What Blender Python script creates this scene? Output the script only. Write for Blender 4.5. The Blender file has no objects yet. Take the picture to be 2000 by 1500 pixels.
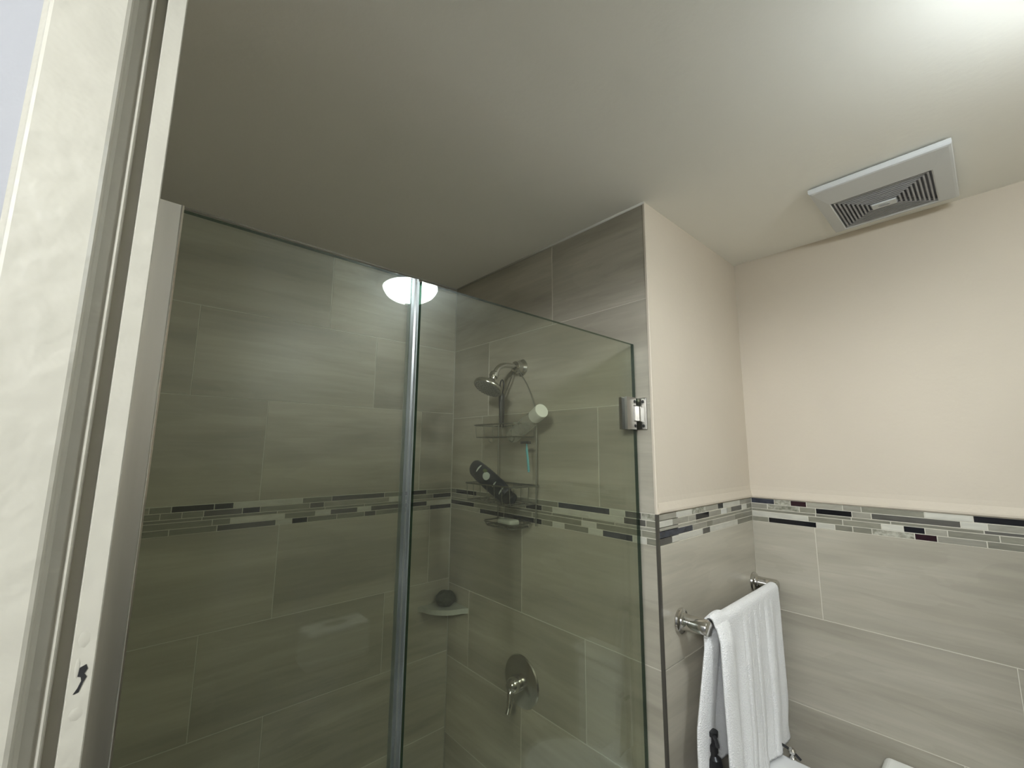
import bpy, bmesh, math, random
from mathutils import Vector, Matrix
C = bpy.context.scene.collection
PI = math.pi
# ---------------------------------------------------------------- camera, world, lights, exposure
cam_d = bpy.data.cameras.new('camera'); cam = bpy.data.objects.new('camera', cam_d); C.objects.link(cam)
cam_d.sensor_width = 36.0; cam_d.sensor_fit = 'HORIZONTAL'; cam_d.lens = 15.06; cam_d.clip_start = 0.02
F = Vector((0.65967639, 0.73661062, 0.1491035)); R = Vector((0.74417328, -0.66794571, 0.00739327)); U = Vector((-0.10503901, -0.10608168, 0.98879395))
m = Matrix.Identity(4)
for i in range(3): m[i][0] = R[i]; m[i][1] = U[i]; m[i][2] = -F[i]
m.translation = (0, 0, 1.67)
cam.matrix_world = m
bpy.context.scene.camera = cam
sc = bpy.context.scene
sc.view_settings.view_transform = 'Standard'; sc.view_settings.look = 'None'
sc.view_settings.gamma = 1.0; sc.view_settings.use_curve_mapping = False
sc.view_settings.exposure = 0.28
w = bpy.data.worlds.new('world'); sc.world = w; w.use_nodes = True
w.node_tree.nodes['Background'].inputs[0].default_value = (0.75, 0.85, 1.0, 1)
w.node_tree.nodes['Background'].inputs[1].default_value = 0.12
# round ceiling lamp in the hallway behind the doorway, partly cut off by the door head
ld = bpy.data.lights.new('hallway_lamp', 'POINT'); ld.energy = 80.0; ld.shadow_soft_size = 0.10; ld.color = (0.93, 0.96, 1.0)
lo = bpy.data.objects.new('hallway_lamp', ld); C.objects.link(lo)
lo.location = (-1.05, -.40, 2.31)
LAMP_POWER = 66.0
# ---------------------------------------------------------------- materials
def srgb(r, g, b):
    f = lambda c: (c/255/12.92) if c/255 <= .04045 else ((c/255+.055)/1.055)**2.4
    return (f(r), f(g), f(b), 1)
def mat(name, col, rough=.5, metal=0., noise=0., nscale=(8, 8, 8), bump=0., bscale=120, bdist=.002, spec=.5, coat=0., detail=4, col2=None, rnd=0.):
    mt = bpy.data.materials.new(name); mt.use_nodes = True
    nt = mt.node_tree; b = nt.nodes['Principled BSDF']
    b.inputs['Base Color'].default_value = col; b.inputs['Roughness'].default_value = rough
    b.inputs['Metallic'].default_value = metal; b.inputs['Specular IOR Level'].default_value = spec
    b.inputs['Coat Weight'].default_value = coat
    tc = nt.nodes.new('ShaderNodeTexCoord')
    vec = tc.outputs['Object']
    if rnd:
        oi = nt.nodes.new('ShaderNodeObjectInfo'); vm = nt.nodes.new('ShaderNodeVectorMath'); vm.operation = 'MULTIPLY_ADD'
        cb = nt.nodes.new('ShaderNodeCombineXYZ')
        for k in range(3): nt.links.new(oi.outputs['Random'], cb.inputs[k])
        vm.inputs[1].default_value = (37, 53, 29); nt.links.new(cb.outputs[0], vm.inputs[0]); nt.links.new(vec, vm.inputs[2])
        vec = vm.outputs[0]
    if noise or col2:
        mp = nt.nodes.new('ShaderNodeMapping'); mp.inputs['Scale'].default_value = nscale; nt.links.new(vec, mp.inputs[0])
        nz = nt.nodes.new('ShaderNodeTexNoise'); nz.inputs['Scale'].default_value = 1; nz.inputs['Detail'].default_value = detail; nz.inputs['Distortion'].default_value = .6
        nt.links.new(mp.outputs[0], nz.inputs['Vector'])
        cr = nt.nodes.new('ShaderNodeValToRGB'); e = cr.color_ramp.elements
        e[0].position = .32; e[1].position = .68
        c2 = col2 or tuple(min(1, v*(1+noise)) for v in col[:3])+(1,)
        c1 = col if col2 else tuple(v*(1-noise) for v in col[:3])+(1,)
        e[0].color = c1; e[1].color = c2
        nt.links.new(nz.outputs['Fac'], cr.inputs[0]); nt.links.new(cr.outputs[0], b.inputs['Base Color'])
        if rnd:
            hs = nt.nodes.new('ShaderNodeHueSaturation'); mr = nt.nodes.new('ShaderNodeMapRange')
            mr.inputs['To Min'].default_value = 1-rnd; mr.inputs['To Max'].default_value = 1+rnd
            nt.links.new(oi.outputs['Random'], mr.inputs[0]); nt.links.new(mr.outputs[0], hs.inputs['Value'])
            nt.links.new(cr.outputs[0], hs.inputs['Color']); nt.links.new(hs.outputs[0], b.inputs['Base Color'])
    if bump:
        n2 = nt.nodes.new('ShaderNodeTexNoise'); n2.inputs['Scale'].default_value = bscale; n2.inputs['Detail'].default_value = 3
        nt.links.new(tc.outputs['Object'], n2.inputs['Vector'])
        bp = nt.nodes.new('ShaderNodeBump'); bp.inputs['Strength'].default_value = bump; bp.inputs['Distance'].default_value = bdist
        nt.links.new(n2.outputs['Fac'], bp.inputs['Height']); nt.links.new(bp.outputs[0], b.inputs['Normal'])
    return mt
M = {}
M['paint'] = mat('warm_cream_wall_paint', srgb(201, 191, 174), .75, bump=.25, bscale=60, noise=.02, nscale=(3, 3, 3))
M['ceiling'] = mat('ceiling_paint', srgb(236, 234, 225), .85, bump=.2, bscale=70, noise=.02, nscale=(2, 2, 2))
M['trim'] = mat('glossy_cream_trim_paint', srgb(178, 175, 162), .38, bump=.8, bscale=26, bdist=.004, noise=.02, nscale=(12, 12, 5))
M['hall'] = mat('hallway_paint', srgb(148, 149, 151), .6, bump=.4, bscale=45)
M['grout'] = mat('light_grout', srgb(204, 200, 186), .85)
M['caulk'] = mat('caulk_bead', srgb(190, 188, 178), .5)
M['floor'] = mat('floor_tile', srgb(150, 145, 135), .4, noise=.08)
def tile_mat():
    mt = mat('stone_look_tile', srgb(160, 152, 138), .34, spec=.45)
    nt = mt.node_tree; b = nt.nodes['Principled BSDF']; N = nt.nodes.new; L = nt.links.new
    tc = N('ShaderNodeTexCoord'); oi = N('ShaderNodeObjectInfo')
    cb = N('ShaderNodeCombineXYZ'); [L(oi.outputs['Random'], cb.inputs[k]) for k in range(3)]
    vm = N('ShaderNodeVectorMath'); vm.operation = 'MULTIPLY_ADD'; vm.inputs[1].default_value = (31, 17, 43); L(cb.outputs[0], vm.inputs[0]); L(tc.outputs['Object'], vm.inputs[2])
    def band(scale, dist, detail, p0, p1, c0, c1):
        mp = N('ShaderNodeMapping'); mp.inputs['Scale'].default_value = scale; L(vm.outputs[0], mp.inputs[0])
        nz = N('ShaderNodeTexNoise'); nz.inputs['Scale'].default_value = 1; nz.inputs['Detail'].default_value = detail; nz.inputs['Distortion'].default_value = dist
        L(mp.outputs[0], nz.inputs['Vector'])
        cr = N('ShaderNodeValToRGB'); e = cr.color_ramp.elements; e[0].position = p0; e[1].position = p1; e[0].color = c0; e[1].color = c1
        L(nz.outputs['Fac'], cr.inputs[0]); return cr.outputs[0]
    big = band((1.1, 1.1, 7), .5, 3, .36, .64, srgb(155, 150, 136), srgb(180, 175, 160))
    fine = band((4, 4, 70), .7, 5, .35, .65, (.945, .945, .945, 1), (1.03, 1.025, 1.02, 1))
    edge = band((1.6, 1.6, 9), 1.2, 6, .492, .508, (.965, .965, .96, 1), (1.02, 1.02, 1.02, 1))
    mx = N('ShaderNodeMix'); mx.data_type = 'RGBA'; mx.blend_type = 'MULTIPLY'; mx.inputs[0].default_value = 1; L(big, mx.inputs[6]); L(fine, mx.inputs[7])
    m2 = N('ShaderNodeMix'); m2.data_type = 'RGBA'; m2.blend_type = 'MULTIPLY'; m2.inputs[0].default_value = 1; L(mx.outputs[2], m2.inputs[6]); L(edge, m2.inputs[7])
    hs = N('ShaderNodeHueSaturation'); mr = N('ShaderNodeMapRange'); mr.inputs['To Min'].default_value = .93; mr.inputs['To Max'].default_value = 1.07
    L(oi.outputs['Random'], mr.inputs[0]); L(mr.outputs[0], hs.inputs['Value']); L(m2.outputs[2], hs.inputs['Color']); L(hs.outputs[0], b.inputs['Base Color'])
    return mt
M['tile'] = tile_mat()
M['mos_k'] = mat('black_glass_mosaic', srgb(22, 22, 26), .12, noise=.2, rnd=.05)
M['mos_n'] = mat('navy_slate_mosaic', srgb(50, 53, 62), .25, noise=.3, nscale=(40, 40, 60), rnd=.15)
M['mos_p'] = mat('plum_glass_mosaic', srgb(42, 22, 28), .12, noise=.2, rnd=.05)
M['mos_d'] = mat('dark_grey_mosaic', srgb(86, 84, 78), .3, noise=.2, nscale=(20, 20, 90), rnd=.12)
M['mos_g'] = mat('grey_green_mosaic', srgb(128, 126, 112), .32, noise=.14, nscale=(20, 20, 90), rnd=.14)
M['mos_m'] = mat('mid_grey_mosaic', srgb(150, 147, 134), .35, noise=.12, nscale=(20, 20, 90), rnd=.12)
M['mos_l'] = mat('pale_stone_mosaic', srgb(192, 190, 178), .4, noise=.08, nscale=(20, 20, 90), rnd=.06)
M['mos_w'] = mat('white_stone_mosaic', srgb(205, 204, 196), .4, noise=.06, nscale=(20, 20, 90), rnd=.05)
M['mos_s'] = mat('marbled_mosaic', srgb(108, 108, 92), .2, nscale=(60, 60, 90), detail=6, col2=srgb(186, 184, 170), rnd=.06)
M['chrome'] = mat('chrome', (.62, .61, .58, 1), .09, 1.)
M['nickel'] = mat('brushed_nickel', (.55, .54, .50, 1), .22, 1.)
M['alu'] = mat('satin_aluminium', (.76, .76, .73, 1), .33, 1., noise=.05, nscale=(60, 60, 2))
M['edge_metal'] = mat('dark_tile_edge_metal', srgb(84, 81, 74), .4, .3)
M['hinge'] = mat('hinge_nickel', (.34, .33, .30, 1), .28, 1.)
M['wire'] = mat('tarnished_wire', (.30, .30, .27, 1), .35, 1.)
M['magnet'] = mat('dull_grey_magnet_strip', (.23, .25, .25, 1), .4, .6)
M['darkmetal'] = mat('dark_metal', (.03, .03, .03, 1), .4, .6)
M['void'] = mat('dark_housing', (.012, .012, .012, 1), .8)
M['housing'] = mat('grey_fan_housing', (.55, .55, .57, 1), .8)
M['fan'] = mat('white_fan_plastic', srgb(206, 208, 207), .45)
M['slat'] = mat('grey_fan_slats', srgb(168, 169, 172), .5)
M['porcelain'] = mat('white_porcelain', srgb(225, 226, 226), .12, coat=.3)
M['towel'] = mat('white_terry', srgb(242, 242, 240), .95, bump=1.0, bscale=300, bdist=.0042, spec=.1)
M['towel'].node_tree.nodes['Principled BSDF'].inputs['Sheen Weight'].default_value = .3
M['black'] = mat('black_plastic', (.012, .012, .013, 1), .3)
M['white'] = mat('white_plastic', srgb(232, 232, 226), .4)
M['teal'] = mat('teal_plastic', srgb(82, 158, 168), .35)
M['navy'] = mat('navy_bottle_plastic', srgb(26, 32, 44), .3)
M['label'] = mat('pale_print', srgb(176, 184, 176), .5)
M['label_green'] = mat('green_print', srgb(78, 92, 50), .5)
M['wood_dark'] = mat('dark_vanity_wood', srgb(70, 58, 48), .4, noise=.15, nscale=(30, 30, 3))
M['rubber'] = mat('face_rubber', srgb(120, 120, 112), .5)
M['soap'] = mat('grey_ceramic', srgb(176, 178, 168), .3)
M['loofah'] = mat('dark_sponge', srgb(60, 62, 50), .9, bump=1, bscale=150)
def glass_mat(name, tint, refl=1.0, haze=.015, rough=.0, trans=1.0, body=(.8, .82, .8)):
    mt = bpy.data.materials.new(name); mt.use_nodes = True; nt = mt.node_tree
    for n in list(nt.nodes): nt.nodes.remove(n)
    N = nt.nodes.new; L = nt.links.new
    out = N('ShaderNodeOutputMaterial'); tr = N('ShaderNodeBsdfTransparent'); tr.inputs[0].default_value = tint+(1,)
    gl = N('ShaderNodeBsdfGlossy'); gl.inputs['Roughness'].default_value = rough; gl.inputs[0].default_value = (.95, 1, .97, 1)
    g2 = N('ShaderNodeBsdfGlossy'); g2.inputs['Roughness'].default_value = .28; g2.inputs[0].default_value = (.95, 1, .97, 1)
    df = N('ShaderNodeBsdfDiffuse'); df.inputs[0].default_value = body+(1,)
    ge = N('ShaderNodeNewGeometry'); dt = N('ShaderNodeVectorMath'); dt.operation = 'DOT_PRODUCT'
    L(ge.outputs['Normal'], dt.inputs[0]); L(ge.outputs['Incoming'], dt.inputs[1])
    def mth(op, a, b=None):
        n = N('ShaderNodeMath'); n.operation = op
        for k, v in enumerate((a, b)):
            if v is None: continue
            if isinstance(v, (int, float)): n.inputs[k].default_value = v
            else: L(v, n.inputs[k])
        return n.outputs[0]
    ab = mth('ABSOLUTE', dt.outputs['Value']); om = mth('SUBTRACT', 1.0, ab); pw = mth('POWER', om, 5.0)
    fr = mth('MULTIPLY', mth('ADD', mth('MULTIPLY', pw, .96), .04), refl)
    mg = N('ShaderNodeMixShader'); mg.inputs[0].default_value = .22; L(gl.outputs[0], mg.inputs[1]); L(g2.outputs[0], mg.inputs[2])
    m1 = N('ShaderNodeMixShader'); L(fr, m1.inputs[0]); L(tr.outputs[0], m1.inputs[1]); L(mg.outputs[0], m1.inputs[2])
    nz = N('ShaderNodeTexNoise'); nz.inputs['Scale'].default_value = 9; nz.inputs['Detail'].default_value = 7
    tc = N('ShaderNodeTexCoord'); L(tc.outputs['Object'], nz.inputs['Vector'])
    cr = N('ShaderNodeValToRGB'); cr.color_ramp.elements[0].position = .45; cr.color_ramp.elements[1].position = .75
    cr.color_ramp.elements[0].color = (haze, haze, haze, 1); cr.color_ramp.elements[1].color = (haze*2.2, haze*2.2, haze*2.2, 1)
    L(nz.outputs['Fac'], cr.inputs[0])
    m2 = N('ShaderNodeMixShader'); L(cr.outputs[0], m2.inputs[0]); L(m1.outputs[0], m2.inputs[1]); L(df.outputs[0], m2.inputs[2])
    L(m2.outputs[0], out.inputs[0]); return mt
M['glass'] = glass_mat('green_tinted_shower_glass', (.87, .885, .825), haze=.006, body=(.8, .8, .78))
M['glass_edge'] = glass_mat('glass_cut_edge', (.08, .17, .12), refl=1.2, haze=.10, body=(.02, .07, .045))
M['clear'] = glass_mat('clear_cloudy_plastic', (.88, .88, .85), haze=.22, body=(.75, .75, .70))
M['seal'] = glass_mat('clear_vinyl_seal', (.60, .64, .62), refl=1.1, haze=.10, rough=.25, body=(.36, .39, .38))
def emis(name, col, s):
    mt = bpy.data.materials.new(name); mt.use_nodes = True; b = mt.node_tree.nodes['Principled BSDF']
    b.inputs['Base Color'].default_value = (.9, .9, .9, 1); b.inputs['Emission Color'].default_value = col; b.inputs['Emission Strength'].default_value = s; return mt
M['lamp'] = emis('lit_frosted_shade', (.87, .95, 1.0, 1), LAMP_POWER)
# ---------------------------------------------------------------- mesh helpers
def BM(): return bmesh.new()
def wloc(o):
    v = Vector((0, 0, 0))
    while o: v += o.location; o = o.parent
    return v
def obj(name, bm, mt, parent=None, smooth=False, label=None):
    if parent is not None: bmesh.ops.translate(bm, verts=bm.verts, vec=-wloc(parent))
    bmesh.ops.recalc_face_normals(bm, faces=bm.faces)
    if smooth:
        for e in bm.edges:
            if len(e.link_faces) == 2 and e.calc_face_angle(0) > .6: e.smooth = False
    me = bpy.data.meshes.new(name); bm.to_mesh(me); bm.free()
    if smooth:
        for p in me.polygons: p.use_smooth = True
    me.materials.append(M[mt] if isinstance(mt, str) else mt)
    o = bpy.data.objects.new(name, me); C.objects.link(o); o.parent = parent
    if label: o['label'] = label
    return o
def thing(name, label, cat, loc, group=None):
    o = bpy.data.objects.new(name, None); C.objects.link(o); o.location = loc; o.empty_display_size = .05
    o['label'] = label; o['category'] = cat
    if group: o['group'] = group
    return o
def struct(o): o['kind'] = 'structure'; return o
def box(bm, x0, x1, y0, y1, z0, z1, bev=0, seg=2):
    r = bmesh.ops.create_cube(bm, size=1, matrix=Matrix.Translation(((x0+x1)/2, (y0+y1)/2, (z0+z1)/2)) @ Matrix.Diagonal((x1-x0, y1-y0, z1-z0, 1)))
    if bev:
        vs = set(r['verts']); es = [e for e in bm.edges if e.verts[0] in vs and e.verts[1] in vs]
        bmesh.ops.bevel(bm, geom=es, offset=bev, segments=seg, affect='EDGES', profile=.5)
    return bm
def axis_mat(p, d, up=None):
    z = Vector(d).normalized(); q = z.to_track_quat('Z', 'Y')
    return Matrix.Translation(p) @ q.to_matrix().to_4x4()
def lathe(bm, prof, p=(0, 0, 0), d=(0, 0, 1), n=32, sx=1, sy=1):
    mt = axis_mat(p, d); rings = []
    for r, h in prof:
        if r < 1e-6: rings.append([bm.verts.new(mt @ Vector((0, 0, h)))])
        else: rings.append([bm.verts.new(mt @ Vector((sx*r*math.cos(2*PI*k/n), sy*r*math.sin(2*PI*k/n), h))) for k in range(n)])
    for a, b in zip(rings, rings[1:]):
        for k in range(n):
            k2 = (k+1) % n
            if len(a) == 1 and len(b) == 1: continue
            if len(a) == 1: bm.faces.new((a[0], b[k], b[k2]))
            elif len(b) == 1: bm.faces.new((a[k], b[0], a[k2]))
            else: bm.faces.new((a[k], b[k], b[k2], a[k2]))
    return bm
def tube(bm, pts, r, n=8, caps=True, closed=False):
    pts = [Vector(p) for p in pts]; rings = []; N = len(pts); prev = None
    for i, p in enumerate(pts):
        if closed: t = pts[(i+1) % N]-pts[i-1]
        else: t = pts[min(i+1, N-1)]-pts[max(i-1, 0)]
        t.normalize()
        if prev is None:
            u = t.orthogonal().normalized()
        else:
            u = (prev-t*prev.dot(t)).normalized()
        prev = u; v = t.cross(u)
        rr = r[i] if isinstance(r, (list, tuple)) else r
        rings.append([bm.verts.new(p+u*rr*math.cos(2*PI*k/n)+v*rr*math.sin(2*PI*k/n)) for k in range(n)])
    for i in range(N if closed else N-1):
        a, b = rings[i], rings[(i+1) % N]
        for k in range(n): bm.faces.new((a[k], b[k], b[(k+1) % n], a[(k+1) % n]))
    if caps and not closed: bm.faces.new(rings[0]); bm.faces.new(rings[-1])
    return bm
def curve(ctrl, n=8):
    """Catmull-Rom through control points"""
    P = [Vector(c) for c in ctrl]; P = [P[0]*2-P[1]]+P+[P[-1]*2-P[-2]]; out = []
    for i in range(1, len(P)-2):
        for k in range(n):
            t = k/n; a, b, c, d = P[i-1:i+3]
            out.append(.5*((2*b)+(c-a)*t+(2*a-5*b+4*c-d)*t*t+(3*b-a-3*c+d)*t**3))
    out.append(P[-2]); return out
def prism(bm, poly, ax, a, b):
    """extrude a 2-D polygon along axis ax ('x': poly=(y,z), 'y': poly=(x,z), 'z': poly=(x,y))"""
    def pt(p, t): return {'x': (t, p[0], p[1]), 'y': (p[0], t, p[1]), 'z': (p[0], p[1], t)}[ax]
    A = [bm.verts.new(pt(p, a)) for p in poly]; B = [bm.verts.new(pt(p, b)) for p in poly]
    n = len(poly)
    for k in range(n): bm.faces.new((A[k], A[(k+1) % n], B[(k+1) % n], B[k]))
    bm.faces.new(A); bm.faces.new(B); return bm
def slab(bm, ax, pl, u0, u1, z0, z1, th=.0075, ch=.0008, face=0., sg=1):
    """a tile lying on plane pl (front faces the negative side of axis ax) with chamfered front edges"""
    def pt(u, z, d): return (pl+d*sg, u, z) if ax == 'x' else (u, pl+d*sg, z)
    f = [bm.verts.new(pt(u, z, face)) for u, z in ((u0+ch, z0+ch), (u1-ch, z0+ch), (u1-ch, z1-ch), (u0+ch, z1-ch))]
    s = [bm.verts.new(pt(u, z, face+ch)) for u, z in ((u0, z0), (u1, z0), (u1, z1), (u0, z1))]
    b = [bm.verts.new(pt(u, z, th)) for u, z in ((u0, z0), (u1, z0), (u1, z1), (u0, z1))]
    bm.faces.new(f)
    for A, B in ((f, s), (s, b)):
        for k in range(4): bm.faces.new((A[k], A[(k+1) % 4], B[(k+1) % 4], B[k]))
    bm.faces.new(b); return bm
CEIL = 2.44; XR = 1.84; XE = 1.138; YB = 1.682; YP = .6545; YG = .7045; GTOP = 1.989; YF = -.62
MZ = []; _z = 1.488
for _h in (.0175, .0175, .0085, .0175, .0175): MZ.append((_z-_h, _z)); _z -= _h+.0016
M['counter'] = mat('dark_stone_counter', srgb(52, 50, 47), .35, noise=.2, nscale=(40, 40, 40))
# ---------------------------------------------------------------- the room shell
GR = .0008     # how far the grout bed lies behind the tile faces
b = BM(); box(b, -1.3, 2.0, -2.0, 2.6, -.08, 0); floor = struct(obj('floor', b, 'floor'))
b = BM(); box(b, -1.3, 2.0, -2.0, 2.6, CEIL, CEIL+.08); ceiling = struct(obj('ceiling', b, 'ceiling'))
b = BM(); box(b, XR+GR, 2.0, YF-.1, YP-.0, 0, CEIL); wall_right = struct(obj('wall_right', b, 'grout'))
b = BM(); box(b, -.12, XE+.12, YB+GR, YB+.15, 0, CEIL); wall_back = struct(obj('wall_back', b, 'grout'))
b = BM(); box(b, XE+GR, XE+.12, YP+.007, YB+GR, 0, CEIL); wall_shower = struct(obj('wall_shower', b, 'grout'))
b = BM(); box(b, XE+.12, 2.0, YP+GR, YP+.12, 0, CEIL); wall_towel = struct(obj('wall_towel', b, 'grout'))
b = BM(); box(b, -.12, XR+GR, YF-.12, YF, 0, CEIL); wall_front = struct(obj('wall_front', b, 'paint'))
# wall_left holds the doorway the camera stands in
b = BM(); box(b, -.12, 0, YF, -.29, 0, CEIL); box(b, -.12, 0, -.29, .60, 2.30, CEIL); box(b, -.12, 0, .66, YB+GR, 0, CEIL)
wall_left = struct(obj('wall_left', b, 'paint'))
b = BM(); box(b, -1.36, -1.28, -2.0, 2.6, 0, CEIL); struct(obj('wall_hallway', b, 'hall'))
# tiles; every wall: list of rows (z0, z1, [joint positions])
J = .0011
def tiles(wall, ax, pl, u0, u1, rows, sg=1):
    for z0, z1, joints in rows:
        us = [u0]+[j for j in joints if u0+.02 < j < u1-.02]+[u1]
        for a, c in zip(us, us[1:]):
            b = BM(); slab(b, ax, pl, a+(J if a != u0 else 0), c-(J if c != u1 else 0), z0+J, z1-J, sg=sg); obj('tile', b, 'tile', wall)
T = 0.300
tiles(wall_right, 'x', XR, YF, YP-.001, [(1.10, 1.4032, [-.155, .453]), (.803, 1.10, [-.585, .022]), (.503, .803, [-.46, .15]), (.203, .503, [-.155, .453]), (.0, .203, [.15])])
tiles(wall_towel, 'y', YP, XE+.0080, XR-.0005, [(1.082, 1.4032, []), (.785, 1.082, [1.50]), (.485, .785, []), (.185, .485, [1.5]), (0, .185, [])])
tiles(wall_shower, 'x', XE, YP+.0065, YB-.001, [(2.127, CEIL, [1.048]), (1.807, 2.127, [1.42]), (1.488+.0012, 1.807, [.852, 1.46]), (1.082, 1.4032, [1.21]), (.785, 1.082, [.92, 1.53]), (.485, .785, [1.21]), (.3, .485, [.92])])
tiles(wall_back, 'y', YB, 0.001, XE-.001, [(2.127, CEIL, [.55]), (1.830, 2.127, [.14, .745]), (1.488+.0012, 1.830, [.362, .97]), (1.10, 1.4032, [.43, 1.03]), (.803, 1.10, [.23, .835]), (.503, .803, [.43]), (.3, .503, [.23])])
MOSAIC = {
 'right': [
  '-46,62.2,k 63.8,163.7,l 165.3,316.2,g 317.8,365.7,m 367.3,470.7,m 472.3,520.7,p 522.3,573.2,s 574.8,653.5,n',
  '-44,36.2,m 37.8,88.7,l 90.3,291.7,d 293.3,342.2,m 343.8,444.2,k 445.8,493.7,g 495.3,597.7,s 599.3,653.5,m',
  '-42,44.2,d 45.8,245.2,g 246.8,345.2,g 346.8,445.7,g 447.3,653.5,g',
  '-40,15.7,g 17.3,118.7,g 120.3,167.2,m 168.8,216.2,k 217.8,268.7,l 270.3,369.7,g 371.3,469.2,g 470.8,653.5,l',
  '-38,41.7,g 43.3,142.2,m 143.8,192.2,p 193.8,294.2,s 295.8,344.2,g 345.8,392.7,g 394.3,445.7,l 447.3,597.2,k 598.8,653.5,g',
 ],
 'towel': [
  '1144,1246.7,m 1248.3,1347.2,l 1348.8,1442.7,s 1444.3,1538.2,m 1539.8,1580.2,k 1581.8,1728.2,l 1729.8,1839,m',
  '1144,1224.2,l 1225.8,1320.7,m 1322.3,1371.2,m 1372.8,1466.2,k 1467.8,1560.2,m 1561.8,1607.2,w 1608.8,1647.2,m 1648.8,1741.7,d 1743.3,1791.7,l 1793.3,1839,g',
  '1144,1371.7,m 1373.3,1740.2,g 1741.8,1839,g',
  '1144,1346.2,n 1347.8,1444.7,m 1446.3,1491.2,g 1492.8,1678.7,m 1680.3,1839,g',
  '1144,1216.7,d 1218.3,1414.2,l 1415.8,1467.2,d 1468.8,1696.7,l 1698.3,1839,g',
 ],
 'shower': [
  '660,704.7,s 706.3,759.2,d 760.8,814.2,l 815.8,1027.2,n 1028.8,1134.2,g 1135.8,1263.2,g 1264.8,1491.2,g 1492.8,1643.7,k 1645.3,1681,g',
  '660,690.2,g 691.8,764.2,d 765.8,893.2,l 894.8,1052.7,l 1054.3,1105.2,g 1106.8,1188.2,k 1189.8,1421.2,g 1422.8,1681,m',
  '660,796.2,m 797.8,922.2,g 923.8,1055.7,g 1057.3,1308.2,g 1309.8,1681,g',
  '660,705.2,g 706.8,866.2,g 867.8,925.2,l 926.8,1154.2,g 1155.8,1311.2,g 1312.8,1507.7,g 1509.3,1681,k',
  '660,690.2,g 691.8,735.2,l 736.8,842.2,n 843.8,897.2,l 898.8,999.7,g 1001.3,1052.7,l 1054.3,1105.7,g 1107.3,1144.2,k 1145.8,1313.2,k 1314.8,1466.7,k 1468.3,1681,m',
 ],
 'back': [
  '1,75.2,m 76.8,127.2,g 128.8,235.2,k 236.8,288.2,k 289.8,499.7,l 501.3,602.7,g 604.3,812.2,d 813.8,904.7,g 906.3,1009.2,k 1010.8,1137,g',
  '1,51.7,m 53.3,102.2,g 103.8,154.7,g 156.3,209.2,g 210.8,314.2,d 315.8,366.2,k 367.8,525.7,g 527.3,575.7,d 577.3,834.2,m 835.8,887.7,l 889.3,1042.2,g 1043.8,1137,k',
  '1,53.2,g 54.8,206.2,g 207.8,419.7,g 421.3,579.7,g 581.3,730.7,g 732.3,906.2,g 907.8,1137,m',
  '1,54.7,g 56.3,234.2,g 235.8,283.2,g 284.8,443.7,l 445.3,546.7,g 548.3,600.7,l 602.3,703.2,d 704.8,757.7,l 759.3,907.7,d 909.3,1011.2,k 1012.8,1137,l',
  '1,56.7,g 58.3,127.2,g 128.8,248.2,g 249.8,417.7,d 419.3,468.7,l 470.3,520.7,k 522.3,625.2,g 626.8,732.7,g 734.3,778.7,d 780.3,904.7,g 906.3,1027.2,m 1028.8,1137,k',
 ],
}

random.seed(5)
def band(wall, ax, pl, key, start=None):
    for (z0, z1), row in zip(MZ, MOSAIC[key]):
        L = []
        for s in row.split():
            a, c, k = s.split(','); L.append((float(a)/1000, float(c)/1000, k))
        if start is not None:                       # the band runs on beyond the frame in the same 50/100/200 mm pieces
            e = L[0][0]-.0016
            while e > start+.05:
                l = random.choice((.05, .1, .1, .2)); a = max(e-l, start); L.insert(0, (a, e, random.choice('ggmmlkds'))); e = a-.0016
        for a, c, k in L:
            b = BM(); slab(b, ax, pl, a+.0004, c-.0004, z0+.0003, z1-.0003, face=random.uniform(-.0005, .0001), ch=.0005); obj('mosaic_piece', b, 'mos_'+k, wall)
band(wall_right, 'x', XR, 'right', YF+.002)
band(wall_towel, 'y', YP, 'towel'); band(wall_shower, 'x', XE, 'shower'); band(wall_back, 'y', YB, 'back')
tiles(wall_front, 'y', YF+.0074, .0005, XR-.001, [(1.188, 1.488, [.55, 1.15]), (.888, 1.188, [.25, .85, 1.45]), (.588, .888, [.55, 1.15]), (.288, .588, [.25, .85, 1.45]), (0, .288, [.55, 1.15])], -1)
# painted plaster above the mosaic: it swells out in a rounded ledge over the tiles
def plaster(wall, ax, pl, u0, u1):
    prof = [(0, CEIL), (0, 1.535), (-.001, 1.520), (-.0045, 1.506), (-.0065, 1.498), (-.006, 1.4925), (-.003, 1.4895), (.0015, 1.4885), (.0065, 1.4885), (.0065, CEIL)]
    b = BM(); prism(b, [(pl+d, z) for d, z in prof] if ax == 'x' else [(pl+d, z) for d, z in prof], 'y' if ax == 'x' else 'x', u0, u1)
    o = obj('plaster', b, 'paint', wall); return o
plaster(wall_right, 'x', XR, YF, YP); plaster(wall_towel, 'y', YP, XE+.0065, XR)
# metal edge strip on the outer corner below the plaster, white bead above it
b = BM(); prism(b, [(XE-.0008, YP-.0016), (XE+.0078, YP-.0016), (XE+.0078, YP+.0063), (XE-.0008, YP+.0063)], 'z', .0, 1.4885)
box(b, XE+.001, XE+.006, YP, YP+.005, 1.4885, 1.4890)
o = struct(obj('trim_1', b, 'edge_metal')); o['label'] = 'dark metal tile edge strip on the outer corner'
b = BM(); prism(b, [(XE-.0008, YP+.0065), (XE-.0008, YP+.001), (XE+.001, YP-.0012), (XE+.007, YP-.001), (XE+.007, YP+.0065)], 'z', 1.4890, CEIL)
o = struct(obj('trim_2', b, 'paint')); o['label'] = 'painted corner bead above the tile edge strip'
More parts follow.
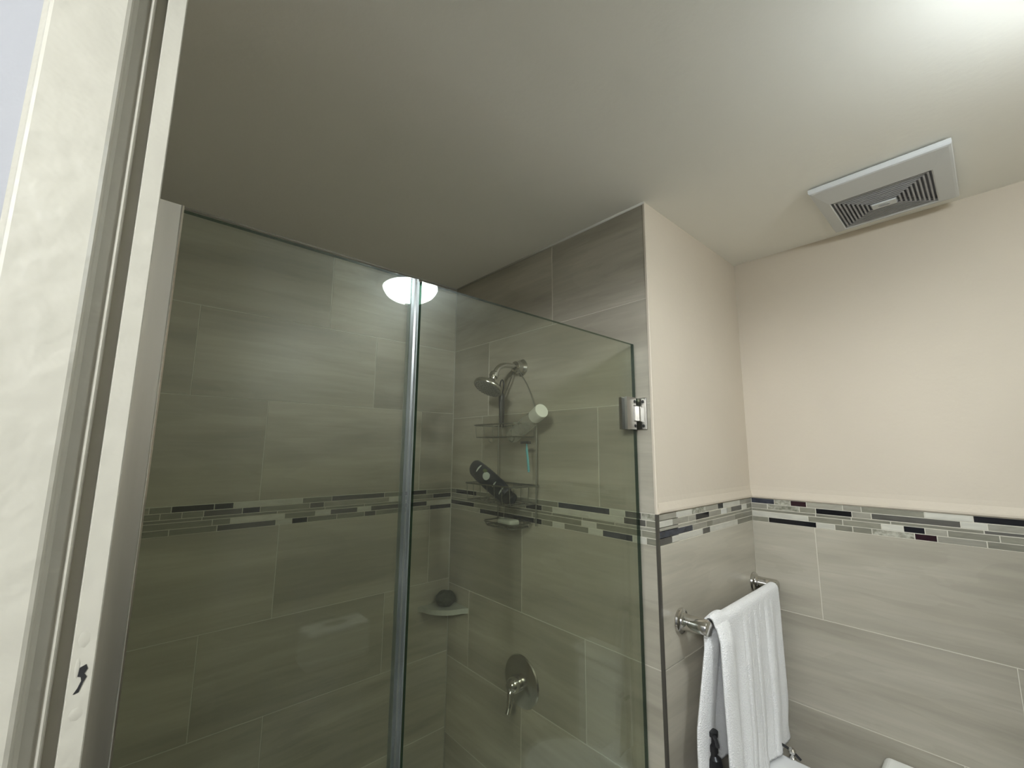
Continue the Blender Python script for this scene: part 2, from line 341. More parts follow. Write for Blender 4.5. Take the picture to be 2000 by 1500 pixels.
# caulk beads where ceiling and walls meet
def bead(name, pts, r=.0035): 
    b = BM(); tube(b, pts, r, 6); o = struct(obj(name, b, 'caulk', smooth=True)); return o
bead('trim_3', [(0.0, YB-.001, CEIL-.001), (XE, YB-.001, CEIL-.001)], .0055)
bead('trim_4', [(XE-.001, YB, CEIL-.001), (XE-.001, YP, CEIL-.001)], .0045)
bead('trim_5', [(XE-.001, YB-.001, .3), (XE-.001, YB-.001, CEIL)], .002)
# ---------------------------------------------------------------- door frame beside the camera (left edge of the picture)
Y0 = .600
frame = struct(obj('door_frame', prism(BM(), [(.0015, .66), (.0015, Y0+.001), (.0005, Y0), (-.0150, Y0), (-.0158, Y0+.0010), (-.0165, Y0+.0110), (-.0258, Y0+.0120), (-.0264, Y0-.0015), (-.0275, Y0-.0035),
    (-.0292, Y0-.002), (-.0305, Y0+.0010), (-.0400, Y0+.0015), (-.0425, Y0-.004), (-.0432, Y0-.0125), (-.0445, Y0-.0165), (-.0475, Y0-.0180), (-.0985, Y0-.0180), (-.1012, Y0-.0165), (-.103, Y0-.012), (-.12, Y0+.012), (-.12, .66)], 'z', 0, 2.30), 'trim'))
frame.name = 'door_1'
jm = struct(obj('door_2', box(BM(), -.12, .001, -.31, -.29, 0, 2.30, .003), 'trim'))
hd = struct(obj('trim_6', box(BM(), -.12, .001, -.29, 0.582, 2.235, 2.30, .003), 'trim'))
b = BM(); prism(b, [(-.1035, Y0-.010), (-.1045, Y0-.0085), (-.36, Y0+.22), (-.36, .90), (-.12, .90), (-.12, Y0+.012)], 'z', 0, CEIL)
struct(obj('wall_hallway_side', b, 'hall'))
# latch cut in the door frame: chipped dark slot
b = BM(); prism(b, [(-.0088, 1.4620), (-.0045, 1.4640), (-.0032, 1.4600), (-.0050, 1.4560), (-.0030, 1.4530), (-.0052, 1.4480), (-.0072, 1.4405), (-.0110, 1.4395), (-.0085, 1.4440), (-.0065, 1.4500), (-.0072, 1.4535), (-.0095, 1.4545)], 'y', Y0-.0006, Y0+.003)
obj('latch_slot', b, 'void', frame, label='chipped dark latch slot')
for sx, sz, w_, h_ in ((-.0085, 1.487, .009, .016), (-.0105, 1.462, .004, .02), (-.0070, 1.4215, .010, .012)):
    b = BM(); lathe(b, [(0, .0004), (.5, .00035), (.85, .0002), (1, 0)], n=7)
    bmesh.ops.transform(b, verts=b.verts, matrix=Matrix.Translation((sx, Y0, sz)) @ Matrix.Rotation(PI/2, 4, 'X') @ Matrix.Diagonal((w_/2, h_/2, 1, 1)))
    obj('paint_chip', b, 'trim', frame, smooth=True)
# ---------------------------------------------------------------- bathtub under the glass
tub = thing('bathtub', 'white bathtub behind the shower glass at the foot of the tiled walls', 'bathtub', (.57, 1.19, 0))
b = BM(); X0, X1, Y0_, Y1_ = .004, XE-.003, .66, YB-.003
def ring(x0, x1, y0, y1, z, rad, n=6):
    P = []
    for cx, cy, a in ((x1-rad, y1-rad, 0), (x0+rad, y1-rad, PI/2), (x0+rad, y0+rad, PI), (x1-rad, y0+rad, 1.5*PI)):
        for k in range(n+1): t = a+k*PI/2/n; P.append((cx+rad*math.cos(t), cy+rad*math.sin(t), z))
    return [b.verts.new(p) for p in P]
rs = [ring(X0, X1, Y0_+.03, Y1_, 0, .01), ring(X0, X1, Y0_+.02, Y1_, .30, .01), ring(X0, X1, Y0_+.005, Y1_, .322, .012), ring(X0+.01, X1-.01, Y0_+.015, Y1_-.01, .33, .02),
      ring(X0+.08, X1-.09, Y0_+.10, Y1_-.07, .328, .10), ring(X0+.10, X1-.11, Y0_+.12, Y1_-.09, .30, .11), ring(X0+.16, X1-.17, Y0_+.17, Y1_-.14, .06, .12)]
for a, c in zip(rs, rs[1:]):
    n = len(a)
    for k in range(n): b.faces.new((a[k], a[(k+1) % n], c[(k+1) % n], c[k]))
b.faces.new(rs[-1]); b.faces.new(rs[0])
obj('basin', b, 'porcelain', tub, smooth=False)
b = BM(); lathe(b, [(0, .003), (.028, .003), (.032, 0), (.032, -.003)], (.85, 1.2, .0605), (0, 0, 1)); obj('drain', b, 'chrome', tub, smooth=True)
# ---------------------------------------------------------------- fixed glass panel
fx = thing('fixed_glass_panel', 'fixed clear green-tinted glass panel left of the shower door, lamp reflected in it', 'glass panel', (.2, YG, .335))
def pane(x0, x1, z0, z1, par, nm='glass_pane'):
    b = BM(); box(b, x0, x1, YG, YG+.010, z0, z1)
    o = obj(nm, b, 'glass', par); o.data.materials.append(M['glass_edge'])
    for p in o.data.polygons:
        if abs(p.normal.y) < .5: p.material_index = 1
    return o
pane(.012, .3795, .335, GTOP, fx)
# wall profile: U-shaped satin channel on wall_left
b = BM(); prism(b, [(0.0005, YG-.012), (.024, YG-.012), (.0262, YG-.010), (.0262, YG-.001), (.0125, YG-.001), (.0125, YG+.011), (.0262, YG+.011), (.0262, YG+.020), (.024, YG+.022), (.0005, YG+.022)], 'z', .335, GTOP)
obj('wall_profile', b, 'alu', fx, label='satin aluminium wall profile')
b = BM(); box(b, .0255, .0272, YG-.0135, YG-.0115, .335, GTOP); obj('profile_lip', b, 'chrome', fx)
# clear magnetic seal on the closing edge
b = BM(); prism(b, [(.3735, YG-.0025), (.3800, YG-.0025), (.3828, YG-.0050), (.3860, YG-.0050), (.3880, YG-.002), (.3880, YG+.012), (.3860, YG+.015), (.3828, YG+.015), (.3800, YG+.0125), (.3735, YG+.0125), (.3735, YG+.0102), (.3797, YG+.0102), (.3797, YG-.0002), (.3735, YG-.0002)], 'z', .336, GTOP-.001)
obj('seal_strip', b, 'seal', fx, label='clear vinyl seal strip')
b = BM(); box(b, .3884, .3922, YG+.0010, YG+.0100, .336, GTOP-.0015, .001); obj('magnet_strip', b, 'magnet', fx)
# ---------------------------------------------------------------- hinged glass door
dr = thing('shower_door', 'hinged green-tinted glass shower door in front of the shower head', 'shower door', (.76, YG, .35))
pane(.3958, 1.128, .35, GTOP-.001, dr, 'glass_panel')
def hinge(zc):
    h = .047
    b = BM()
    # front glass plate with a bite for the knuckle
    for ya, yb in ((YG-.0085, YG-.0002), (YG+.0102, YG+.0185)):
        prism(b, [(1.070, zc-h), (1.117, zc-h), (1.117, zc-.024), (1.103, zc-.024), (1.103, zc+.024), (1.117, zc+.024), (1.117, zc+h), (1.070, zc+h)], 'y', ya, yb)
    hg = obj('hinge', b, 'hinge', dr, label='chrome glass-to-wall hinge')
    b = BM(); box(b, 1.1045, 1.1325, YG-.0105, YG+.0205, zc-.0235, zc+.0235, .0025); obj('knuckle', b, 'chrome', hg)
    b = BM(); box(b, 1.1335, XE-.0004, YG-.032, YG+.034, zc-h, zc+h, .0012); obj('wall_plate', b, 'hinge', hg)
    b = BM()
    for dz in (-.036, .036):
        lathe(b, [(0, .0012), (.0042, .0012), (.0048, 0)], (1.110, YG-.0085, zc+dz), (0, -1, 0), 12)
        for yy in (YG-.021, YG+.023): lathe(b, [(0, .0012), (.0042, .0012), (.0048, 0)], (1.1335, yy, zc+dz), (-1, 0, 0), 12)
    obj('screws', b, 'darkmetal', hg)
hinge(1.775); hinge(.60)
# ---------------------------------------------------------------- ceiling lamp (outside the frame, seen reflected in the glass)
LX, LY = .897, -.280
lamp = thing('ceiling_light', 'round frosted ceiling light on a square metal plate, lit, seen mirrored in the glass', 'light', (LX, LY, CEIL))
b = BM(); box(b, LX-.12, LX+.12, LY-.12, LY+.12, CEIL-.042, CEIL-.0005, .004); obj('canopy', b, 'nickel', lamp)
b = BM(); lathe(b, [(.108, -.042), (.116, -.046), (.118, -.054), (.112, -.068), (.096, -.090), (.070, -.105), (.036, -.113), (0, -.115)], (LX, LY, CEIL), (0, 0, 1), 40); obj('shade', b, 'lamp', lamp, smooth=True)
b = BM(); lathe(b, [(.112, -.041), (.121, -.042), (.122, -.048), (.119, -.050)], (LX, LY, CEIL), (0, 0, 1), 40); obj('shade_ring', b, 'nickel', lamp, smooth=True)
# ---------------------------------------------------------------- exhaust fan
fan = thing('exhaust_fan', 'white square ceiling exhaust fan cover with grey slotted grille', 'fan', (1.600, .140, CEIL))
x0, x1, y0, y1 = 1.432, 1.768, -.010, .290; gx0, gx1, gy0, gy1 = 1.532, 1.742, .034, .256
b = BM()
def rr(bm, x0, x1, y0, y1, z): return [bm.verts.new(p) for p in ((x0, y0, z), (x1, y0, z), (x1, y1, z), (x0, y1, z))]
R_ = [rr(b, x0+.004, x1-.004, y0+.004, y1-.004, CEIL-.004), rr(b, x0, x1, y0, y1, CEIL-.007), rr(b, x0, x1, y0, y1, CEIL-.017), rr(b, x0+.002, x1-.002, y0+.002, y1-.002, CEIL-.0205), rr(b, x0+.007, x1-.007, y0+.007, y1-.007, CEIL-.022),
      rr(b, gx0-.003, gx1+.003, gy0-.003, gy1+.003, CEIL-.0255), rr(b, gx0, gx1, gy0, gy1, CEIL-.0245), rr(b, gx0, gx1, gy0, gy1, CEIL-.006)]
for a, c in zip(R_, R_[1:]):
    for k in range(4): b.faces.new((a[k], a[(k+1) % 4], c[(k+1) % 4], c[k]))
for k in range(4): b.faces.new((R_[-1][k], R_[-1][(k+1) % 4], R_[0][(k+1) % 4], R_[0][k]))
obj('cover', b, 'fan', fan)
b = BM(); box(b, x0+.02, x1-.02, y0+.02, y1-.02, CEIL-.0055, CEIL-.0003); obj('housing', b, 'housing', fan)
b = BM(); n = 9
cx, cy = (gx0+gx1)/2, (gy0+gy1)/2; hx, hy = (gx1-gx0)/2, (gy1-gy0)/2
bx, by = .012, .026
for k in range(n):
    t = (k+.55)/n; ax_, ay_ = hx+(bx-hx)*t, hy+(by-hy)*t; wd = .0042; z0, z1 = CEIL-.0235-.004*t, CEIL-.012-.003*t
    A = [rr(b, cx-ax_, cx+ax_, cy-ay_, cy+ay_, z0), rr(b, cx-ax_, cx+ax_, cy-ay_, cy+ay_, z1), rr(b, cx-ax_+wd, cx+ax_-wd, cy-ay_+wd, cy+ay_-wd, z1), rr(b, cx-ax_+wd, cx+ax_-wd, cy-ay_+wd, cy+ay_-wd, z0)]
    for i in range(4):
        a, c = A[i], A[(i+1) % 4]
        for q in range(4): b.faces.new((a[q], a[(q+1) % 4], c[(q+1) % 4], c[q]))
    if k < n-1: obj('grille_ring', b, 'slat', fan); b = BM()
b.free() if len(b.verts) == 0 else obj('grille_ring', b, 'slat', fan)
for sx in (-1, 1):                                   # diagonal ribs of the grille
    for sy in (-1, 1):
        b = BM(); tube(b, [(cx+sx*hx, cy+sy*hy, CEIL-.016), (cx+sx*bx, cy+sy*by, CEIL-.0185)], .0022, 4); obj('grille_rib', b, 'slat', fan)
b = BM(); box(b, cx-.015, cx+.015, cy-.028, cy+.028, CEIL-.031, CEIL-.020, .001); bd = obj('badge', b, 'fan', fan, label='small white badge with a grey oval mark')
b = BM(); pts = [(cx+.0055*math.sin(t*2*PI/24), cy+.013*math.cos(t*2*PI/24), CEIL-.0312) for t in range(24)]; tube(b, pts, .0012, 5, closed=True)
tube(b, [(cx+.001, cy-.010, CEIL-.0312), (cx-.001, cy, CEIL-.0312), (cx+.001, cy+.010, CEIL-.0312)], .0010, 5); obj('emblem', b, 'slat', bd)
# ---------------------------------------------------------------- shower head
YS = 1.212
sh = thing('shower_fixture', 'round nickel shower head on a bent wall arm behind the glass door', 'shower head', (XE, YS, 1.985))
b = BM(); lathe(b, [(0, -.001), (.033, -.001), (.034, .004), (.028, .010), (.024, .014), (.024, .034), (.021, .038), (.012, .040)], (XE, YS, 1.985), (-1, 0, 0), 28); obj('flange', b, 'chrome', sh, smooth=True)
arm = curve([(XE-.01, YS, 1.985), (1.085, YS, 1.986), (1.045, YS, 1.983), (1.018, YS, 1.970), (1.004, YS, 1.950), (.995, YS, 1.935)], 6)
b = BM(); tube(b, arm, .0105, 16); obj('arm', b, 'chrome', sh, smooth=True)
hd_ = Vector((-.50, 0, -.866)); hp = Vector((.995, YS, 1.938))
b = BM(); lathe(b, [(0, -.012), (.014, -.012), (.017, -.008), (.017, .006), (.013, .010), (.012, .018), (.018, .026), (.032, .034), (.049, .044), (.0545, .050), (.0555, .056), (.054, .060), (.051, .061)], hp, hd_, 36)
hb = obj('shower_head', b, 'nickel', sh, smooth=True)
b = BM(); lathe(b, [(.0515, .0600), (.048, .0620), (.03, .0630), (0, .0635)], hp, hd_, 36); obj('spray_face', b, 'rubber', hb, smooth=True)
b = BM(); q = axis_mat(hp, hd_)
for r_, n_ in ((.012, 6), (.024, 12), (.036, 18), (.045, 24)):
    for k in range(n_):
        a = 2*PI*k/n_; p = q @ Vector((r_*math.cos(a), r_*math.sin(a), .0625)); lathe(b, [(.0016, 0), (.0010, .0022), (0, .0024)], p, hd_, 5)
o = obj('nozzles', b, 'darkmetal', hb); o['kind'] = 'stuff'
# ---------------------------------------------------------------- mixer valve
vy, vz = 1.205, .857
va = thing('shower_valve', 'round chrome shower valve with a lever low on the tiled wall behind the glass door', 'valve', (XE, vy, vz))
b = BM(); lathe(b, [(0, -.001), (.084, -.001), (.086, .003), (.083, .008), (.070, .013), (.045, .017), (.030, .019), (0, .019)], (XE, vy, vz), (-1, 0, 0), 48); obj('escutcheon', b, 'nickel', va, smooth=True)
b = BM(); lathe(b, [(0, .015), (.027, .015), (.027, .040), (.024, .052), (.018, .062), (.012, .066), (0, .067)], (XE, vy, vz), (-1, 0, 0), 32); obj('hub', b, 'chrome', va, smooth=True)
b = BM(); tube(b, curve([(XE-.050, vy, vz), (XE-.062, vy-.006, vz-.022), (XE-.070, vy-.012, vz-.048), (XE-.082, vy-.016, vz-.072)], 5), [.011]*6+[.010]*5+[.0085]*5, 12); obj('lever', b, 'chrome', va, smooth=True)
# ---------------------------------------------------------------- wire shower caddy hung on the arm
cd = thing('shower_caddy', 'wire shower caddy with three shelves hanging from the shower arm', 'caddy', (1.12, YS, 1.39))
XB = 1.122
W = .0019
def wire(name, pts, r=W, closed=False, mt='wire'):
    b = BM(); tube(b, pts, r, 8, closed=closed); return obj(name, b, mt, cd, smooth=True)
wire('hanging_frame', curve([(XB-.01, 1.318, 1.40), (XB-.01, 1.320, 1.60), (XB-.01, 1.320, 1.78), (XB-.01, 1.300, 1.850), (XB-.012, 1.262, 1.915), (XB-.015, 1.234, 1.960), (XB-.017, 1.222, 1.994), (XB-.017, 1.212, 1.9995), (XB-.017, 1.202, 1.994), (XB-.015, 1.190, 1.960), (XB-.012, 1.158, 1.915), (XB-.01, 1.126, 1.850), (XB-.01, 1.108, 1.78), (XB-.01, 1.108, 1.60), (XB-.01, 1.110, 1.40)], 6), .0024)
def shelf(name, ya, yb, xa, zr, zf, rails=5):
    rad = .02
    def loop(x0, x1, y0, y1, z, rad):
        P = []
        for cx_, cy_, a in ((x1-rad, y1-rad, 0), (x0+rad, y1-rad, PI/2), (x0+rad, y0+rad, PI), (x1-rad, y0+rad, 1.5*PI)):
            for k in range(5): t = a+k*PI/8; P.append((cx_+rad*math.cos(t), cy_+rad*math.sin(t), z))
        return P
    b = BM(); tube(b, loop(xa, XB-.005, ya, yb, zr, rad), .0026, 8, closed=True)
    s = obj(name, b, 'wire', cd, smooth=True)
    b = BM(); tube(b, loop(xa+.006, XB-.010, ya+.006, yb-.006, zf, rad), W, 6, closed=True)
    for k in range(rails):
        y = ya+.02+(yb-ya-.04)*k/(rails-1)
        tube(b, curve([(XB-.006, y, zr), (XB-.010, y, zf+.004), (XB-.02, y, zf), (xa+.016, y, zf), (xa+.005, y, zf+.004), (xa, y, zr)], 4), .0013, 5)
    for x in (xa+.04, xa+.08):
        tube(b, [(x, ya+.004, zf), (x, yb-.004, zf)], .0013, 5)
    o = obj('shelf_wires', b, 'wire', s, smooth=True); o['kind'] = 'stuff'
    return s
shelf('top_shelf', 1.100, 1.345, 1.000, 1.758, 1.712)
shelf('middle_basket', 1.090, 1.372, .985, 1.540, 1.478, 7)
shelf('soap_tray', 1.130, 1.290, 1.012, 1.408, 1.394, 6)
# lower hooks
for y in (1.155, 1.275): wire('hook', curve([(1.045, y, 1.712), (1.045, y, 1.700), (1.035, y, 1.693), (1.027, y, 1.698), (1.026, y, 1.704)], 4), .0016)
# ---------------------------------------------------------------- things in the caddy
def axis_thing(name, label, cat, p, group=None): return thing(name, label, cat, p, group)
# clear bottle with white cap, leaning out of the top shelf
p0, p1 = Vector((1.072, 1.195, 1.713)), Vector((1.022, .992, 1.796)); dv = (p1-p0).normalized(); Lb = (p1-p0).length
bo = thing('shampoo_bottle', 'clear plastic bottle with a white cap lying tilted across the top caddy shelf', 'bottle', p0)
b = BM(); lathe(b, [(0, 0), (.020, 0), (.0245, .004), (.0255, .012), (.0255, Lb-.075), (.024, Lb-.062), (.0215, Lb-.055), (.0215, Lb-.05), (0, Lb-.05)], p0, dv, 28); obj('bottle_body', b, 'clear', bo, smooth=True)
b = BM(); lathe(b, [(0, Lb-.050), (.0235, Lb-.050), (.0242, Lb-.046), (.0248, Lb-.004), (.0238, Lb), (0, Lb+.0005)], p0, dv, 28); obj('cap', b, 'white', bo, smooth=False, label='white round cap')
b = BM(); lathe(b, [(.0258, .04), (.0258, Lb-.10)], p0, dv, 28)
bmesh.ops.delete(b, geom=[f for f in b.faces if (axis_mat(p0, dv).inverted() @ f.calc_center_median()).x > -.008], context='FACES'); obj('bottle_label', b, 'clear', bo, smooth=True)
# black hair brush with a hanging loop
br = thing('black_brush', 'slim black brush with a hanging loop standing on the top caddy shelf', 'brush', (1.07, 1.252, 1.760))
b = BM(); lathe(b, [(0, -.018), (.0085, -.018), (.010, 0), (.0115, .04), (.0135, .085), (.0135, .100), (.010, .112), (.006, .118), (0, .120)], (1.07, 1.252, 1.768), (0, .02, 1), 16, 1, .7); obj('handle', b, 'black', br, smooth=True)
b = BM(); tube(b, curve([(1.07, 1.250, 1.884), (1.065, 1.238, 1.900), (1.064, 1.236, 1.918), (1.066, 1.245, 1.932), (1.07, 1.258, 1.932), (1.073, 1.268, 1.918), (1.073, 1.265, 1.900), (1.07, 1.256, 1.884)], 5), .0026, 8); obj('loop', b, 'black', br, smooth=True)
# teal razor on a hook
rz = thing('teal_razor', 'thin teal razor hanging head up under the top caddy shelf', 'razor', (1.05, 1.09, 1.59))
b = BM(); tube(b, curve([(1.045, 1.088, 1.688), (1.046, 1.088, 1.665), (1.046, 1.083, 1.630), (1.045, 1.078, 1.598), (1.044, 1.076, 1.590)], 5), [.0028]*4+[.0042]*13+[.0030]*4, 10); obj('handle', b, 'teal', rz, smooth=True)
b = BM(); box(b, 1.036, 1.050, 1.070, 1.112, 1.6865, 1.696, .002); obj('blade_head', b, 'black', rz, label='black blade head')
# navy bottle in the middle basket, tilted to the left
q0, q1 = Vector((1.035, 1.150, 1.488)), Vector((1.015, 1.352, 1.602)); dv = (q1-q0).normalized(); Lq = (q1-q0).length
nb = thing('navy_bottle', 'dark navy squeeze bottle with pale print leaning left in the middle caddy basket', 'bottle', q0)
MQ = axis_mat(q0, dv)
def sup(u, r, a): return r
b = BM(); prof = [(0, 0), (.022, 0), (.025, .004), (.025, .028), (.030, .034), (.035, .06), (.037, .12), (.036, .18), (.033, Lq-.012), (.026, Lq), (0, Lq+.002)]
lathe(b, prof, q0, dv, 28, .72, 1.0)
obj('bottle_body', b, 'navy', nb, smooth=True)
b = BM(); lathe(b, [(.0255, -.001), (.0265, .002), (.0265, .027), (.0255, .029)], q0, dv, 28, .74, 1.0); obj('cap', b, 'black', nb, smooth=True, label='black ribbed cap')
def patch(name, mt, ca, cz, da, dz, n=16):
    """printed oval on the bottle side: angle ca, height cz"""
    b = BM(); ctr = None; vs = []
    def P(a, z):
        r = .0372; return MQ @ Vector((.72*r*math.cos(a)*1.02, r*math.sin(a)*1.01, z))
    c0 = b.verts.new(P(ca, cz))
    for k in range(n):
        t = 2*PI*k/n; vs.append(b.verts.new(P(ca+da*math.cos(t), cz+dz*math.sin(t))))
    for k in range(n): b.faces.new((c0, vs[k], vs[(k+1) % n]))
    return obj(name, b, mt, nb)
def face_angle():
    best = None
    for k in range(72):
        a = 2*PI*k/72; nrm = (MQ.to_3x3() @ Vector((math.cos(a), math.sin(a), 0))).normalized(); d = nrm.dot((Vector((0, 0, 1.67))-q0).normalized())
        if best is None or d > best[0]: best = (d, a)
    return best[1]
FA = face_angle()
patch('emblem', 'label', FA, .135, .42, .017); patch('green_mark', 'label_green', FA+.35, .155, .22, .010)
patch('top_print', 'label', FA+.1, .185, .50, .0035); patch('lower_print', 'label', FA-.1, .085, .35, .003); patch('cap_print', 'label', FA-.1, .045, .45, .003)
# soap bar on the tray
sb = obj('soap_bar', box(BM(), 1.040, 1.088, 1.165, 1.240, 1.3965, 1.418, .009, 3), 'soap', smooth=True); sb['label'] = 'pale grey soap bar on the lowest caddy tray'; sb['category'] = 'soap'
# ---------------------------------------------------------------- corner shelf with sponge
cs = thing('corner_shelf', 'small grey ceramic corner shelf where the two tiled shower walls meet', 'shelf', (XE, YB, 1.00))
b = BM(); poly = [(XE-.0005, YB-.0005), (XE-.0005, YB-.15)]+[(XE-.0005-.15*math.sin(t*PI/20)*.92, YB-.0005-.15*math.cos(t*PI/20)*.92) for t in range(1, 10)]+[(XE-.15, YB-.0005)]
prism(b, poly, 'z', .992, 1.012); obj('shelf_board', b, 'soap', cs)
b = BM(); prism(b, [(XE-.0005, YB-.0005), (XE-.0005, YB-.04), (XE-.04, YB-.0005)], 'z', .965, .992); obj('bracket', b, 'soap', cs)
b = BM(); bmesh.ops.create_icosphere(b, subdivisions=3, radius=.042); random.seed(2)
for v in b.verts: v.co *= 1+random.uniform(-.07, .07); v.co.z *= .75
bmesh.ops.translate(b, verts=b.verts, vec=(XE-.055, YB-.060, 1.041)); o = obj('bath_sponge', b, 'loofah', smooth=True); o['label'] = 'dark round bath sponge sitting on the corner shelf'; o['category'] = 'sponge'
# ---------------------------------------------------------------- towel bar
BX0, BX1, BY, BZ = 1.240, 1.803, .583, 1.187
tb = thing('towel_bar', 'chrome towel bar on two round posts below the mosaic band', 'towel bar', (1.52, YP, BZ))
for px in (BX0, BX1):
    b = BM(); lathe(b, [(0, -.0005), (.033, -.0005), (.0345, .003), (.033, .008), (.0295, .0105), (.0245, .012), (.0225, .016), (.0220, .030), (.0220, .0775), (.0195, .0820), (0, .0830)], (px, YP, BZ), (0, -1, 0), 32); obj('post', b, 'chrome', tb, smooth=True)
b = BM(); tube(b, [(BX0, BY, BZ), (BX1, BY, BZ)], .0095, 20); obj('bar', b, 'chrome', tb, smooth=True)
# ---------------------------------------------------------------- towel
tw = None
def roll(u):
    t = (u-.075)/.085
    return math.sqrt(max(0, 1-t*t))
def towel():
    nu, nv = 150, 120
    xL, xR = 1.268, 1.780
    b = BM(); grid = []
    Lf, Lk = .457, .38; r = .0155
    for j in range(nv+1):
        s = -Lk + (Lf+Lk+PI*r)*j/nv      # arc position: <0 back layer, 0..pi r over the bar, > front
        row = []
        for i in range(nu+1):
            u = i/nu
            if s < 0:
                d = -s; y = BY+r+.006*math.sin(u*9+1)*min(1, d*4); z = BZ-d
                x = xL+(xR-xL)*u - .05*min(1, d/.25)*(1-u)*1.1 - .03*u*d
                y += .012*min(1, d/.3); y = min(y, YP-.012)
                rl = roll(u*.9)*min(1, d/.06); y -= .020*rl; x -= .012*rl*max(0, 1-u*5)
            elif s < PI*r:
                a = s/r; y = BY+r*math.cos(a); z = BZ+r*math.sin(a); x = xL+(xR-xL)*u; 
                z += .010*math.sin(a)*roll(u)
            else:
                d = s-PI*r; y = BY-r; z = BZ-d
                f = min(1, d/.15)
                # soft vertical undulations, wide roll at the left edge, dobby ribs in the middle
                y -= .030*d + f*(.004*math.sin(u*17+.6)+.0035*math.sin(u*31+2.0+d*3))
                y -= .024*min(1, d/.06+.35)*roll(u+.02*d)
                rib = 0
                for uc in (.36, .45, .54, .63, .72, .81): rib += math.exp(-((u-uc)/.012)**2)
                y += .0028*rib*min(1, d/.02)
                x = xL+(xR-xL)*u + (-.024*min(1, d/.16))*(1-u)**3 - .075*u*max(0, d-.05)**1.5*1.0
                x += .004*math.sin(d*9+u*3)*f - .022*u*math.exp(-((d-.42)/.05)**2)
            row.append(b.verts.new((x, y, z)))
        grid.append(row)
    for j in range(nv):
        for i in range(nu): b.faces.new((grid[j][i], grid[j][i+1], grid[j+1][i+1], grid[j+1][i]))
    o = obj('towel', b, 'towel', smooth=True)
    md = o.modifiers.new('thickness', 'SOLIDIFY'); md.thickness = .0055; md.offset = 0
    o['label'] = 'white terry towel with ribbed stripes draped over the chrome bar'; o['category'] = 'towel'
    return o
tw = towel()
# ---------------------------------------------------------------- toilet under the towel bar
to = thing('toilet', 'white porcelain toilet whose tank stands under the hanging towel', 'toilet', (1.44, .3, 0))
def rbox(x0, x1, y0, y1, z0, z1, r, seg=4):
    return box(BM(), x0, x1, y0, y1, z0, z1, r, seg)
obj('tank', rbox(1.235, 1.645, .475, .640, .38, .690, .025), 'porcelain', to, smooth=False)
obj('tank_lid', rbox(1.222, 1.658, .462, .645, .690, .722, .012), 'porcelain', to)
b = BM(); lathe(b, [(0, 0), (.13, 0), (.125, .06), (.10, .16), (.12, .26), (.17, .34), (.185, .385), (.18, .40), (.15, .40), (.13, .35), (.08, .25), (0, .22)], (1.44, .20, 0), (0, 0, 1), 40, 1.0, 1.25); obj('bowl', b, 'porcelain', to, smooth=True)
b = BM(); lathe(b, [(0, .012), (.17, .012), (.186, .008), (.19, 0), (.186, -.008), (0, -.008)], (1.44, .20, .418), (0, 0, 1), 40, 1.0, 1.22); obj('seat_lid', b, 'porcelain', to, smooth=True)
obj('pedestal', rbox(1.34, 1.54, .28, .62, 0, .382, .03), 'porcelain', to)
b = BM(); lathe(b, [(0, 0), (.018, 0), (.020, .004), (.016, .008), (0, .009)], (1.44, .555, .7222), (0, 0, 1), 24); obj('flush_button', b, 'chrome', to, smooth=True)
# black pump bottle on the tank lid
pb = thing('pump_bottle', 'black pump bottle on the tank, glimpsed between the two towel layers', 'bottle', (1.262, .588, .7225))
b = BM(); lathe(b, [(0, 0), (.019, 0), (.020, .004), (.020, .120), (.017, .135), (.009, .142), (.009, .150), (0, .150)], (1.262, .588, .7225), (0, 0, 1), 24); obj('bottle_body', b, 'black', pb, smooth=True)
b = BM(); lathe(b, [(0, .150), (.011, .150), (.011, .165), (.005, .168), (.005, .186), (.012, .188), (.013, .200), (.0, .202)], (1.262, .588, .7225), (0, 0, 1), 20); tube(b, [(1.262, .588, .915), (1.243, .572, .914), (1.232, .563, .906)], .0048, 10); obj('pump', b, 'black', pb, smooth=True)
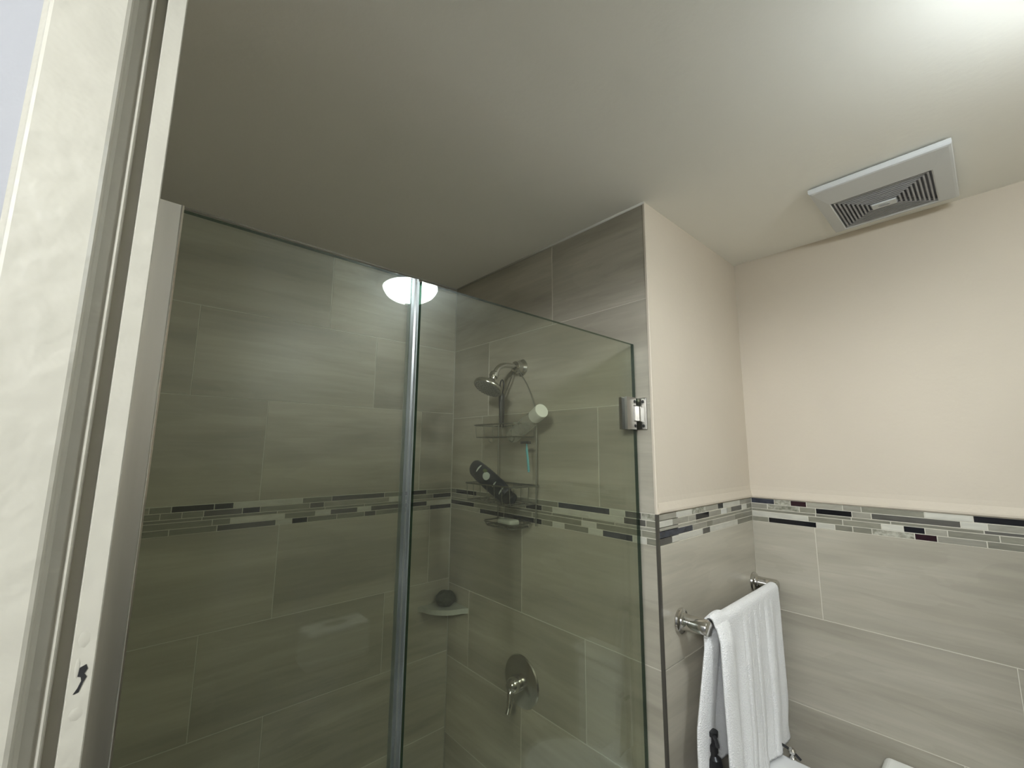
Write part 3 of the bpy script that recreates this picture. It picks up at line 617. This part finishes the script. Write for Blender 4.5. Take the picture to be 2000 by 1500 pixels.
# small chrome fitting with black cable behind the tank corner
cf = thing('cable_fitting', 'small chrome fitting with a black arched cable at the tank corner right of the towel', 'fitting', (1.651, .522, .7225))
b = BM(); lathe(b, [(0, 0), (.009, 0), (.010, .003), (.007, .006), (.006, .014), (.010, .017), (.011, .024), (.007, .029), (0, .030)], (1.651, .522, .7225), (0, 0, 1), 20); obj('chrome_knob', b, 'chrome', cf, smooth=True)
b = BM(); tube(b, curve([(1.640, .612, .7265), (1.648, .590, .742), (1.652, .560, .750), (1.656, .526, .742), (1.655, .500, .7265)], 6), .0038, 8); obj('cable', b, 'black', cf, smooth=True)
# white cabinet with rounded corners against the right wall
wc = thing('storage_bin', 'white round-cornered storage bin against the right wall, near the picture bottom', 'bin', (1.76, .13, 0))
obj('bin_body', rbox(1.70, 1.833, -.02, .315, 0, .715, .03, 5), 'white', wc)
obj('bin_lid', rbox(1.69, 1.8345, -.03, .325, .715, .755, .018, 5), 'white', wc)
# ---------------------------------------------------------------- vanity and mirror on the front wall (behind the camera's view, mirrored in the glass)
vn = thing('vanity', 'dark wood vanity with a dark stone top along the front wall', 'vanity', (.75, -.45, 0))
obj('cabinet', box(BM(), .35, 1.15, YF+.008, -.28, .10, .80, .004), 'wood_dark', vn)
obj('plinth', box(BM(), .37, 1.13, YF+.01, -.32, 0, .10), 'wood_dark', vn)
for xa, xb in ((.36, .745), (.755, 1.14)):
    d = obj('door', box(BM(), xa, xb, -.28, -.262, .12, .78, .003), 'wood_dark', vn)
    b = BM(); xh = xb-.03 if xa < .5 else xa+.03; tube(b, curve([(xh, -.262, .50), (xh, -.24, .505), (xh, -.238, .56), (xh, -.24, .615), (xh, -.262, .62)], 4), .004, 8); obj('handle', b, 'chrome', d, smooth=True)
b = BM(); box(b, .34, 1.16, YF+.008, -.255, .80, .83, .005); obj('counter_top', b, 'counter', vn)

tx = thing('tissue_box', 'white box on the dark vanity top, mirrored faintly low in the fixed glass', 'box', (.715, -.45, .83))
obj('box_body', rbox(.59, .84, -.51, -.39, .8305, .965, .015, 3), 'white', tx)
b = BM(); lathe(b, [(0, 0), (.045, 0), (.047, .0015), (0, .002)], (.715, -.45, .965), (0, 0, 1), 24, 1.0, .45); obj('opening', b, 'void', tx)
